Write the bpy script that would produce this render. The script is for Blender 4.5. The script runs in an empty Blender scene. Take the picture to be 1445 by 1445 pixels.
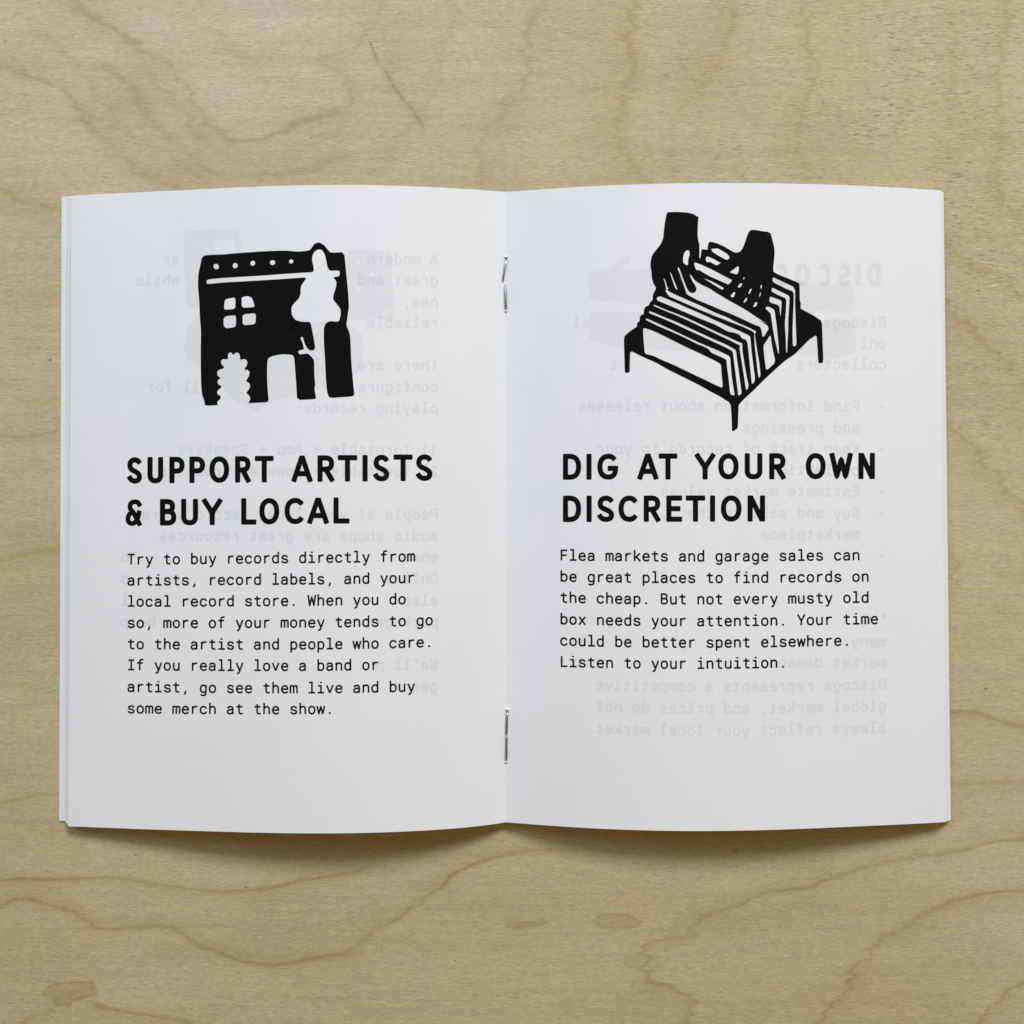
import bpy, math, random
import numpy as np
from mathutils import Vector
from mathutils.geometry import delaunay_2d_cdt

random.seed(4)
rng = np.random.default_rng(4)
S = bpy.context.scene
C = S.collection
MM = 0.001

# ------------------------------------------------------------------ camera
DIST, FOC, TILT = 300.0, 1789.0, math.radians(1.1)      # mm above the board, focal length in photo px, slight lean
cam_d = bpy.data.cameras.new('camera')
cam = bpy.data.objects.new('camera', cam_d)
C.objects.link(cam)
cam.location = (0, -DIST * math.tan(TILT) * MM, DIST * MM)
cam.rotation_euler = (TILT, 0, 0)
cam_d.sensor_fit = 'HORIZONTAL'
cam_d.angle = 2 * math.atan(722.5 / FOC)
cam_d.clip_start, cam_d.clip_end = 0.01, 20
S.camera = cam

# ------------------------------------------------------------------ world, lamps, exposure
w = bpy.data.worlds.new('World'); S.world = w; w.use_nodes = True
bg = w.node_tree.nodes['Background']
bg.inputs['Color'].default_value = (1.0, 0.66, 0.26, 1)
bg.inputs['Strength'].default_value = 0.195


def area(name, loc, size, size_y, power, color):
    d = bpy.data.lights.new(name, 'AREA'); d.shape = 'RECTANGLE'
    d.size, d.size_y, d.energy, d.color = size, size_y, power, color
    o = bpy.data.objects.new(name, d); C.objects.link(o)
    o.location = loc
    o.rotation_euler = (-Vector(loc)).to_track_quat('-Z', 'Y').to_euler()
    return o


area('window_light', (0.34, 0.95, 1.04), 0.50, 0.36, 14.6, (0.925, 0.965, 1.0))
area('left_fill_light', (-0.62, 0.62, 0.92), 0.50, 0.50, 3.7, (0.52, 0.76, 1.0))  # added cool fill that tints the left page, not an actual window
area('right_fill_light', (0.90, 0.10, 0.80), 0.50, 0.50, 0.8, (1.0, 0.88, 0.66))  # added warm fill that tints the right page, no known lamp there

S.view_settings.view_transform = 'Standard'
S.view_settings.look = 'None'
S.view_settings.exposure = 0.14
S.view_settings.gamma = 1.0
S.cycles.max_bounces = 6
S.cycles.transparent_max_bounces = 16

# ------------------------------------------------------------------ geometry helpers (mm)
CT, ST = math.cos(TILT), math.sin(TILT)
CAM = np.array([0.0, -DIST * math.tan(TILT), DIST])


def hit(px, py, z):
    """Point at height z (mm) seen at photo position px, py."""
    px, py, z = np.broadcast_arrays(np.asarray(px, float), np.asarray(py, float), np.asarray(z, float))
    a, b = (px - 722.5) / FOC, -(py - 722.5) / FOC
    d = np.stack([a, b * CT + ST, b * ST - CT], -1)
    t = (z - CAM[2]) / d[..., 2]
    return CAM + d * t[..., None]


def project(P):
    q = np.asarray(P, float) - CAM
    yc = q[..., 1] * CT + q[..., 2] * ST
    zc = q[..., 1] * ST - q[..., 2] * CT
    return 722.5 + FOC * q[..., 0] / zc, 722.5 - FOC * yc / zc


def mesh_obj(name, verts, faces, mat, parent=None, smooth=False):
    me = bpy.data.meshes.new(name)
    me.from_pydata([tuple(v) for v in (np.asarray(verts) * MM)], [], [tuple(int(i) for i in f) for f in faces])
    me.materials.append(mat)
    if smooth:
        me.polygons.foreach_set('use_smooth', [True] * len(me.polygons))
    me.update()
    o = bpy.data.objects.new(name, me); C.objects.link(o)
    if parent is not None:
        o.parent = parent
    return o


# ------------------------------------------------------------------ materials
def new_mat(name):
    m = bpy.data.materials.new(name); m.use_nodes = True
    nt = m.node_tree
    return m, nt, nt.nodes['Principled BSDF']


def N(nt, kind, **kw):
    n = nt.nodes.new(kind)
    for k, v in kw.items():
        if k in n.inputs:
            n.inputs[k].default_value = v
        else:
            setattr(n, k, v)
    return n


def paper_material():
    m, nt, p = new_mat('uncoated_white_paper')
    L = nt.links.new
    tc = N(nt, 'ShaderNodeTexCoord')
    n1 = N(nt, 'ShaderNodeTexNoise', Scale=70.0, Detail=3.0)
    L(tc.outputs['Object'], n1.inputs['Vector'])
    cr = N(nt, 'ShaderNodeValToRGB')
    cr.color_ramp.elements[0].position, cr.color_ramp.elements[1].position = 0.3, 0.7
    cr.color_ramp.elements[0].color = (0.832, 0.858, 0.915, 1)
    cr.color_ramp.elements[1].color = (0.850, 0.872, 0.926, 1)
    L(n1.outputs['Fac'], cr.inputs['Fac'])
    L(cr.outputs['Color'], p.inputs['Base Color'])
    n2 = N(nt, 'ShaderNodeTexNoise', Scale=2600.0, Detail=4.0)
    L(tc.outputs['Object'], n2.inputs['Vector'])
    n3 = N(nt, 'ShaderNodeTexNoise', Scale=38.0, Detail=2.0)
    L(tc.outputs['Object'], n3.inputs['Vector'])
    b = N(nt, 'ShaderNodeBump', Strength=0.10, Distance=0.0001)
    L(n2.outputs['Fac'], b.inputs['Height'])
    b2 = N(nt, 'ShaderNodeBump', Strength=0.35, Distance=0.0006)
    L(n3.outputs['Fac'], b2.inputs['Height'])
    L(b.outputs['Normal'], b2.inputs['Normal'])
    L(b2.outputs['Normal'], p.inputs['Normal'])
    p.inputs['Roughness'].default_value = 0.62
    p.inputs['Specular IOR Level'].default_value = 0.25
    return m


def ink_material(name, col, rough):
    m, nt, p = new_mat(name)
    L = nt.links.new
    tc = N(nt, 'ShaderNodeTexCoord')
    n1 = N(nt, 'ShaderNodeTexNoise', Scale=2200.0, Detail=3.0)
    L(tc.outputs['Object'], n1.inputs['Vector'])
    cr = N(nt, 'ShaderNodeValToRGB')
    cr.color_ramp.elements[0].position, cr.color_ramp.elements[1].position = 0.35, 0.7
    cr.color_ramp.elements[0].color = (col * 0.7, col * 0.72, col * 0.75, 1)
    cr.color_ramp.elements[1].color = (col * 1.5, col * 1.5, col * 1.5, 1)
    L(n1.outputs['Fac'], cr.inputs['Fac'])
    L(cr.outputs['Color'], p.inputs['Base Color'])
    p.inputs['Roughness'].default_value = rough
    p.inputs['Specular IOR Level'].default_value = 0.03
    return m


def show_material(name, alpha):
    m, nt, p = new_mat(name)
    p.inputs['Base Color'].default_value = (0.30, 0.31, 0.33, 1)
    p.inputs['Roughness'].default_value = 0.8
    p.inputs['Specular IOR Level'].default_value = 0.0
    p.inputs['Alpha'].default_value = alpha
    return m


def steel_material():
    m, nt, p = new_mat('staple_steel')
    p.inputs['Base Color'].default_value = (0.42, 0.42, 0.43, 1)
    p.inputs['Metallic'].default_value = 1.0
    L = nt.links.new
    tc = N(nt, 'ShaderNodeTexCoord')
    n1 = N(nt, 'ShaderNodeTexNoise', Scale=1500.0, Detail=2.0)
    L(tc.outputs['Object'], n1.inputs['Vector'])
    mr = N(nt, 'ShaderNodeMapRange')
    mr.inputs['To Min'].default_value, mr.inputs['To Max'].default_value = 0.18, 0.42
    L(n1.outputs['Fac'], mr.inputs['Value'])
    L(mr.outputs['Result'], p.inputs['Roughness'])
    return m


def wood_material():
    m, nt, p = new_mat('birch_plywood_veneer')
    L = nt.links.new
    tc = N(nt, 'ShaderNodeTexCoord')

    def noise(sx, sy, detail, rough=0.5, dist=0.0, off=0.0):
        mp = N(nt, 'ShaderNodeMapping')
        mp.inputs['Scale'].default_value = (sx, sy, 1)
        mp.inputs['Location'].default_value = (off, off * 1.7, off * 0.3)
        L(tc.outputs['Object'], mp.inputs['Vector'])
        n = N(nt, 'ShaderNodeTexNoise', Scale=1.0, Detail=detail, Roughness=rough, Distortion=dist)
        L(mp.outputs['Vector'], n.inputs['Vector'])
        return n.outputs['Fac']

    def ramp(fac, stops):
        r = N(nt, 'ShaderNodeValToRGB')
        e = r.color_ramp.elements
        while len(e) < len(stops):
            e.new(0.5)
        for k, (pos, col) in enumerate(stops):
            e[k].position = pos
            e[k].color = (col, col, col, 1) if not isinstance(col, tuple) else (*col, 1)
        L(fac, r.inputs['Fac'])
        return r.outputs['Color']

    def mix(fac, a, b, mode='MIX', f=None):
        x = N(nt, 'ShaderNodeMix', data_type='RGBA', blend_type=mode)
        for k, v in ((0, fac), (6, a), (7, b)):
            if isinstance(v, (int, float)):
                x.inputs[k].default_value = v
            elif isinstance(v, tuple):
                x.inputs[k].default_value = (*v, 1)
            else:
                L(v, x.inputs[k])
        return x.outputs[2]

    def math_(op, a, b):
        x = N(nt, 'ShaderNodeMath', operation=op)
        for k, v in enumerate((a, b)):
            if isinstance(v, (int, float)):
                x.inputs[k].default_value = v
            else:
                L(v, x.inputs[k])
        return x.outputs[0]

    def attr(name):
        a = N(nt, 'ShaderNodeAttribute'); a.attribute_name = name
        return a.outputs['Fac']

    # base tone: cream to olive, drifting in broad patches
    base = ramp(noise(14, 30, 3, 0.55, 0.6), [(0.30, (0.478, 0.400, 0.240)), (0.55, (0.534, 0.452, 0.280)), (0.75, (0.560, 0.480, 0.312))])
    pink = attr('pink')
    base = mix(pink, base, (0.600, 0.505, 0.385))
    # reddish flushes
    fl = ramp(noise(9, 22, 2, 0.5, 0.4, 3.1), [(0.52, 0.0), (0.72, 0.35)])
    base = mix(fl, base, (0.560, 0.420, 0.262))
    # medium streaks along the grain (horizontal)
    st = ramp(noise(40, 700, 4, 0.6, 0.0, 1.3), [(0.30, 0.92), (0.70, 1.05)])
    base = mix(1.0, base, st, 'MULTIPLY')
    # fine fibre
    fb = ramp(noise(620, 3100, 4, 0.75, 0.0, 7.7), [(0.28, 0.74), (0.50, 0.99), (0.72, 1.20)])
    base = mix(1.0, base, fb, 'MULTIPLY')
    gr = ramp(noise(2600, 3400, 2, 0.6, 0.0, 21.0), [(0.25, 0.90), (0.75, 1.09)])
    base = mix(1.0, base, gr, 'MULTIPLY')
    mo = ramp(noise(38, 75, 3, 0.55, 0.8, 15.0), [(0.30, (0.955, 1.0, 0.93)), (0.52, (1.0, 1.0, 1.0)), (0.70, (1.035, 0.985, 0.985))])
    base = mix(1.0, base, mo, 'MULTIPLY')
    # short dark pore flecks, stronger towards one side of the veneer
    pore_n = noise(520, 3600, 2, 0.55, 0.0, 2.2)
    pore = ramp(pore_n, [(0.57, 0.0), (0.66, 1.0)])
    pstr = attr('pores')
    base = mix(math_('MULTIPLY', pore, pstr), base, (0.30, 0.235, 0.135))
    pale_fleck = ramp(noise(300, 2700, 2, 0.5, 0.0, 12.2), [(0.62, 0.0), (0.74, 1.0)])  # short pale flecks, strongest where the pores are
    base = mix(math_('MULTIPLY', pale_fleck, math_('MULTIPLY', pstr, 0.75)), base, (0.76, 0.69, 0.50))
    # growth-ring figure (drawn into the veneer as a vertex field), frayed by the fibre
    fray = noise(420, 1500, 3, 0.6, 0.0, 5.5)
    g = math_('MULTIPLY', attr('figure'), math_('ADD', 0.72, math_('MULTIPLY', fray, 1.1)))
    base = mix(g, base, (0.350, 0.232, 0.092))
    # scratches, specks
    base = mix(attr('marks'), base, (0.045, 0.032, 0.022))
    L(base, p.inputs['Base Color'])
    rr = N(nt, 'ShaderNodeMapRange')
    rr.inputs['To Min'].default_value, rr.inputs['To Max'].default_value = 0.48, 0.66
    L(noise(60, 500, 2, 0.5, 0.0, 9.0), rr.inputs['Value'])
    L(rr.outputs['Result'], p.inputs['Roughness'])
    p.inputs['Specular IOR Level'].default_value = 0.3
    b = N(nt, 'ShaderNodeBump', Strength=0.35, Distance=0.00012)
    L(pore_n, b.inputs['Height'])
    b2 = N(nt, 'ShaderNodeBump', Strength=0.15, Distance=0.0001)
    L(noise(700, 2400, 3, 0.6, 0.0, 4.0), b2.inputs['Height'])
    L(b.outputs['Normal'], b2.inputs['Normal'])
    L(b2.outputs['Normal'], p.inputs['Normal'])
    return m


PAPER = paper_material()
INK = ink_material('black_print', 0.0062, 0.55)
STEEL = steel_material()
WOOD = wood_material()
SHOW = [show_material('show_through_faint', 0.026), show_material('show_through_soft', 0.032), show_material('show_through_core', 0.026)]
SHOW_SHAPE = show_material('show_through_shape', 0.030)


# ------------------------------------------------------------------ the plywood board
def wood_figure(X, Y):
    """figure / pink / pores / marks fields at photo positions X, Y (each a 2-D array on a regular grid)."""
    H, W = X.shape
    step = X[0, 1] - X[0, 0]

    def vnoise(cx, cy, seed):
        r = np.random.default_rng(seed)
        nx, ny = int(W * step / cx) + 3, int(H * step / cy) + 3
        g = r.random((ny, nx))
        fx = np.arange(W) * step / cx; fy = np.arange(H) * step / cy
        ix, iy = fx.astype(int), fy.astype(int)
        tx, ty = fx - ix, fy - iy
        tx, ty = tx * tx * (3 - 2 * tx), ty * ty * (3 - 2 * ty)
        a = g[iy][:, ix] * (1 - tx) + g[iy][:, ix + 1] * tx
        b = g[iy + 1][:, ix] * (1 - tx) + g[iy + 1][:, ix + 1] * tx
        return a * (1 - ty)[:, None] + b * ty[:, None] - 0.5
    # the rings waver along the fibre
    wx = 16 * vnoise(26, 7, 1) + 10 * vnoise(12, 3.2, 2) + 8 * vnoise(60, 22, 3)
    wy = 3.0 * vnoise(30, 9, 4) + 2.0 * vnoise(14, 3, 5) + 5 * vnoise(70, 30, 6)
    XW, YW = X + wx, Y + wy
    fig = np.zeros_like(X)

    def smooth_line(P):
        P = np.array(P, float)
        out = []
        n = len(P)
        for i in range(n - 1):
            p0, p1, p2, p3 = P[max(i - 1, 0)], P[i], P[i + 1], P[min(i + 2, n - 1)]
            k = max(2, int(np.hypot(*(p2 - p1)) / 14))
            for t in np.arange(k) / k:
                out.append(0.5 * ((2 * p1) + (p2 - p0) * t + (2 * p0 - 5 * p1 + 4 * p2 - p3) * t * t + (3 * p1 - p0 - 3 * p2 + p3) * t ** 3))
        out.append(P[-1])
        return np.array(out)

    def stroke(P, strength, width, halo=2.6, side=1, warp=1.0, target=None):
        nonlocal fig
        P = smooth_line(P)
        x0, y0 = P.min(0) - 70; x1, y1 = P.max(0) + 70
        c0, c1 = max(0, int((x0 - X[0, 0]) / step)), min(W, int((x1 - X[0, 0]) / step) + 1)
        r0, r1 = max(0, int((y0 - Y[0, 0]) / step)), min(H, int((y1 - Y[0, 0]) / step) + 1)
        if c1 <= c0 or r1 <= r0:
            return
        xs = X[r0:r1, c0:c1] + (XW - X)[r0:r1, c0:c1] * warp
        ys = Y[r0:r1, c0:c1] + (YW - Y)[r0:r1, c0:c1] * warp
        d = np.full(xs.shape, 1e9); sd = np.zeros(xs.shape); al = np.zeros(xs.shape)
        R = 60
        L = 0
        for a, b in zip(P[:-1], P[1:]):
            v = b - a; l2 = max(v @ v, 1e-6); l = math.sqrt(l2)
            bx0, bx1 = min(a[0], b[0]) - R, max(a[0], b[0]) + R
            by0, by1 = min(a[1], b[1]) - R, max(a[1], b[1]) + R
            i0 = max(0, int((bx0 - X[0, 0]) / step) - c0); i1 = max(0, min(c1 - c0, int((bx1 - X[0, 0]) / step) + 1 - c0))
            j0 = max(0, int((by0 - Y[0, 0]) / step) - r0); j1 = max(0, min(r1 - r0, int((by1 - Y[0, 0]) / step) + 1 - r0))
            if i1 <= i0 or j1 <= j0:
                L += l; continue
            qx = xs[j0:j1, i0:i1] - a[0]; qy = ys[j0:j1, i0:i1] - a[1]
            t = np.clip((qx * v[0] + qy * v[1]) / l2, 0, 1)
            dd = np.hypot(qx - t * v[0], qy - t * v[1])
            m = dd < d[j0:j1, i0:i1]
            d[j0:j1, i0:i1][m] = dd[m]
            sd[j0:j1, i0:i1][m] = np.sign(v[0] * qy - v[1] * qx)[m]
            al[j0:j1, i0:i1][m] = (L + t * l)[m]
            L += l
        wv = width * (1.0 if target is not None else 1.18) * (1 + 0.30 * np.sin(al / 37 + strength * 40) * np.sin(al / 91))
        core = np.exp(-(d / wv) ** 2)
        hl = np.exp(-(d / (wv * halo * np.where(sd == side, 1.8, 0.8))) ** 1.4) * 0.42
        fade = np.clip(al / 25, 0, 1) * np.clip((L - al) / 25, 0, 1) if warp else 1.0
        val = strength * (0.8 if target is not None else 0.95) * np.maximum(core * (0.92 + 0.16 * np.sin(al / 53)), hl) * (0.35 + 0.65 * fade)
        if target is not None:
            target[r0:r1, c0:c1] = np.maximum(target[r0:r1, c0:c1], val)
        else:
            fig[r0:r1, c0:c1] = 1 - (1 - fig[r0:r1, c0:c1]) * (1 - val)

    def Z(ox, oy, s, pts):
        return [(ox + x / s, oy + y / s) for x, y in pts]

    a = 2.89
    stroke(Z(0, 0, a, [(180, -60), (300, 20), (340, 45), (420, 90), (500, 150), (600, 215), (680, 250), (720, 290), (755, 340), (775, 400), (820, 470), (880, 530), (920, 570), (970, 585), (1060, 575), (1160, 530), (1260, 490), (1350, 470), (1410, 430), (1415, 370), (1380, 300), (1330, 275), (1290, 270)]), .42, 4.2, side=1)
    stroke(Z(0, 0, a, [(-80, 250), (0, 265), (90, 290), (180, 325), (260, 370), (320, 460), (400, 540), (480, 625), (560, 680), (640, 730), (760, 800)]), .36, 5.0, side=-1)
    stroke(Z(0, 0, a, [(330, 240), (380, 265), (450, 285), (510, 330), (600, 470), (700, 560), (800, 660), (880, 710), (1000, 715), (1150, 710), (1290, 680), (1445, 610)]), .30, 6.5)
    stroke(Z(0, 0, a, [(100, 90), (220, 170), (400, 380), (520, 540), (700, 640), (860, 780)]), .20, 9.0)
    stroke(Z(0, 0, a, [(560, 210), (640, 340), (760, 480), (860, 600), (960, 660), (1150, 650), (1300, 570), (1445, 540)]), .20, 7.5)
    stroke(Z(0, 0, a, [(880, 150), (930, 200), (990, 230), (1150, 230)]), .26, 4.0)
    stroke(Z(0, 0, a, [(-60, 740), (0, 770), (60, 800), (130, 830), (260, 850)]), .42, 5.0)
    b = (450, 0, a)
    stroke(Z(*b, [(250, -40), (245, 80), (210, 140), (130, 200), (50, 235), (-60, 245)]), .22, 4.0)
    stroke(Z(*b, [(580, -50), (540, 100), (500, 220), (480, 340), (440, 420), (400, 480), (320, 580), (270, 660), (170, 740)]), .20, 4.5)
    stroke(Z(*b, [(330, 160), (310, 260), (300, 320), (380, 440), (420, 500)]), .18, 4.0)
    stroke(Z(*b, [(930, -50), (915, 0), (870, 100), (835, 200), (850, 280), (830, 340), (760, 430), (700, 530), (650, 620), (670, 690), (640, 780)]), .34, 5.5, side=-1)
    stroke(Z(*b, [(1290, -50), (1275, 120), (1270, 280), (1260, 400), (1215, 510), (1240, 600), (1290, 690), (1370, 780)]), .42, 4.8)
    c = (900, 0, 2.651)
    stroke(Z(*c, [(360, -40), (340, 60), (330, 150), (270, 270), (190, 360), (140, 440), (130, 600), (175, 690)]), .24, 6.0)
    stroke(Z(*c, [(620, -40), (625, 180), (660, 240), (660, 330), (610, 440), (580, 520), (590, 590), (640, 640), (650, 720)]), .34, 4.6)
    stroke(Z(*c, [(990, -40), (1010, 200), (980, 450), (1000, 720)]), .14, 16.0)
    stroke(Z(*c, [(1180, -40), (1160, 200), (1200, 450), (1150, 720)]), .12, 10.0)
    stroke(Z(*c, [(1390, -40), (1370, 100), (1360, 250), (1350, 400), (1355, 550), (1345, 740), (1360, 820)]), .36, 5.0)
    stroke(Z(*c, [(412, 632), (396, 652), (402, 692)]), .50, 1.6, warp=0.3)
    d4 = (1120, 240, 4.446)
    stroke(Z(*d4, [(860, 380), (960, 460), (1100, 590), (1250, 660), (1445, 780), (1600, 880)]), .34, 3.6)
    stroke(Z(*d4, [(860, 760), (960, 840), (1100, 980), (1210, 1070), (1330, 1190), (1445, 1320), (1600, 1480)]), .46, 3.2)
    stroke(Z(1320, 250, 1.552, [(110, 10), (130, 30), (150, 60), (194, 90), (230, 110)]), .26, 3.2)
    stroke(Z(1320, 250, 1.552, [(10, 530), (35, 550), (90, 600), (150, 680), (194, 730), (240, 780)]), .44, 3.0)
    stroke(Z(1320, 250, 1.552, [(20, 790), (35, 820), (47, 850), (42, 890), (20, 930)]), .40, 3.2)
    stroke(Z(1120, 1000, 4.446, [(860, 15), (1000, 25), (1200, 40), (1300, 80), (1445, 125), (1600, 160)]), .46, 3.0)
    stroke(Z(1120, 1000, 4.446, [(860, 470), (1000, 468), (1200, 468), (1300, 462), (1445, 460), (1600, 455)]), .36, 1.8)
    e = (0, 250, 1.554)
    stroke(Z(*e, [(-50, 560), (0, 565), (70, 570), (130, 555), (180, 545)]), .32, 3.2)
    stroke(Z(*e, [(-50, 850), (0, 840), (60, 825), (130, 815), (190, 800)]), .36, 3.8)
    stroke(Z(*e, [(-50, 1385), (0, 1370), (60, 1358), (125, 1350), (180, 1340)]), .36, 2.6)
    f = (0, 1150, 2.89)
    stroke(Z(*f, [(-90, 275), (0, 268), (90, 258), (200, 262), (400, 258), (540, 262), (640, 280), (760, 298), (900, 312), (1040, 310), (1160, 285), (1280, 258), (1380, 245), (1445, 228), (1540, 200)]), .62, 2.0, side=1, warp=.55)
    stroke(Z(*f, [(-90, 420), (0, 375), (60, 348), (130, 345), (220, 375), (300, 395), (360, 440), (410, 468), (500, 465), (580, 455), (660, 455), (720, 475), (790, 515), (850, 545), (920, 570), (1000, 598), (1100, 612), (1200, 600), (1290, 582), (1380, 572), (1455, 540), (1500, 500), (1540, 460), (1600, 430), (1670, 390), (1730, 345), (1800, 285), (1870, 235), (1950, 195), (2050, 165), (2150, 145), (2240, 140), (2360, 150)]), .62, 2.5, side=-1, warp=.7)
    stroke(Z(*f, [(1200, 603), (1290, 590), (1360, 575), (1440, 575), (1480, 545)]), .40, 6.5, warp=.8)
    stroke(Z(*f, [(-40, 900), (60, 853), (170, 815), (240, 772)]), .52, 2.4, side=1)
    stroke(Z(*f, [(330, 752), (400, 780), (500, 800), (620, 825), (720, 835), (800, 860), (900, 900)]), .56, 2.4, side=1)
    g8 = (900, 1150, 2.651)
    stroke(Z(*g8, [(1600, 80), (1445, 90), (1350, 98), (1260, 120), (1150, 150), (1030, 160), (900, 180), (780, 215), (700, 240), (600, 268), (470, 290), (400, 330), (300, 360), (230, 395), (190, 425), (215, 455), (100, 468), (30, 490), (25, 560), (30, 620), (120, 640), (180, 680), (210, 730), (200, 800), (210, 860)]), .52, 2.7, side=1)
    stroke(Z(*g8, [(1600, 270), (1445, 283), (1330, 292), (1230, 315), (1120, 355), (1020, 410), (960, 445), (900, 475), (870, 530), (815, 556), (800, 588), (835, 605), (780, 650), (765, 690), (710, 740), (660, 810), (610, 880)]), .56, 2.9, side=-1)
    stroke(Z(*g8, [(1600, 540), (1445, 628), (1370, 670), (1300, 730), (1240, 810), (1200, 870)]), .52, 2.8, side=-1)
    stroke([(20, 560), (60, 566), (90, 560)], .2, 3)
    stroke([(500, 1320), (560, 1330), (650, 1335)], .10, 8)

    def blob(P, strength):
        nonlocal fig
        P = np.array(P, float)
        x0, y0 = P.min(0) - 15; x1, y1 = P.max(0) + 15
        c0, c1 = int((x0 - X[0, 0]) / step), int((x1 - X[0, 0]) / step)
        r0, r1 = int((y0 - Y[0, 0]) / step), min(H, int((y1 - Y[0, 0]) / step))
        xs = XW[r0:r1, c0:c1]; ys = YW[r0:r1, c0:c1]
        ins = np.zeros(xs.shape, bool); d = np.full(xs.shape, 1e9)
        for (ax, ay), (bx, by) in zip(P, np.roll(P, -1, 0)):
            cond = ((ay > ys) != (by > ys)) & (xs < (bx - ax) * (ys - ay) / ((by - ay) or 1e-9) + ax)
            ins ^= cond
            v = np.array([bx - ax, by - ay]); t = np.clip(((xs - ax) * v[0] + (ys - ay) * v[1]) / (v @ v), 0, 1)
            d = np.minimum(d, np.hypot(xs - ax - t * v[0], ys - ay - t * v[1]))
        sdist = np.where(ins, d, -d)
        val = strength * np.clip(sdist / 2.5 + 0.5, 0, 1) * (0.48 + 0.75 * np.exp(-np.abs(sdist - 1.0) / 2.2))
        fig[r0:r1, c0:c1] = 1 - (1 - fig[r0:r1, c0:c1]) * (1 - val)
    blob(Z(*f, [(175, 715), (210, 692), (300, 680), (370, 685), (410, 710), (375, 738), (325, 752), (270, 785), (225, 760), (190, 745)]), .52)
    blob(Z(450, 1150, 2.89, [(770, 455), (800, 440), (930, 440), (915, 464), (800, 470)]), .42)
    blob(Z(450, 1150, 2.89, [(1122, 435), (1150, 405), (1200, 395), (1270, 408), (1335, 435), (1300, 460), (1180, 468), (1140, 455)]), .44)
    blob(Z(450, 1150, 2.89, [(1310, 540), (1445, 490), (1520, 500), (1500, 540), (1380, 570), (1375, 680), (1330, 640)]), .16)

    # faint wide bands following nothing in particular
    band = 0.5 + 0.5 * np.sin((Y + 60 * vnoise(260, 150, 11) + 0.06 * X) / 23)
    fig = 1 - (1 - fig) * (1 - 0.07 * band * np.clip((Y - 900) / 300, 0, 1))
    vb = 0.5 + 0.5 * np.sin((X + 70 * vnoise(120, 260, 12)) / 26)
    fig = 1 - (1 - fig) * (1 - 0.09 * vb * np.clip((500 - Y) / 300, 0, 1) * np.clip((X - 600) / 300, 0, 1))

    pink = np.clip(1.15 - np.hypot((X - 260) / 520, (Y - 60) / 330), 0, 1) * (0.75 + 0.7 * vnoise(90, 60, 7))
    pink += 0.10 + 0.30 * np.clip(1 - np.hypot((X - 1450) / 170, (Y - 1200) / 330), 0, 1)
    pores = 0.24 + 0.80 * np.clip((X - 760) / 500, 0, 1) * np.clip((760 - Y) / 420, 0, 1) + 0.15 * np.clip((500 - Y) / 400, 0, 1)
    pores *= 0.75 + 0.9 * vnoise(60, 40, 8)
    marks = np.zeros_like(X)
    for P, s_, w_ in (([(212, 172), (222, 205), (236, 236)], .75, 1.1), ([(272, 290), (285, 312), (292, 330)], .6, 1.6),
                      ([(300, 345), (330, 388), (343, 402)], .55, 1.7), ([(360, 420), (392, 462), (408, 492), (428, 515)], .45, 1.6),
                      ([(236, 236), (272, 290)], .18, 1.5), ([(343, 402), (365, 430)], .22, 1.6), ([(396, 478), (412, 486)], .7, 1.6), ([(450, 482), (475, 478)], .25, 1.4)):
        stroke(Z(450, 0, a, P), s_, w_, halo=1.6, warp=0.0, target=marks)
    for x, y, r in ((71, 508, 2.3), (8.5, 59, 1.5), (1207.8, 190.5, 1.9), (912, 181, 1.2), (346.5, 1252, 1.7), (1391, 972, 1.9), (192, 1206, 1.2), (642, 1356, 1.4), (1227, 194, 1.0), (1282, 1243, 1.0)):
        marks = np.maximum(marks, np.exp(-(np.hypot(X - x, (Y - y) * 1.3) / r) ** 4) * .9)
    return fig, np.clip(pink, 0, 1), np.clip(pores, 0, 1), marks


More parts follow.
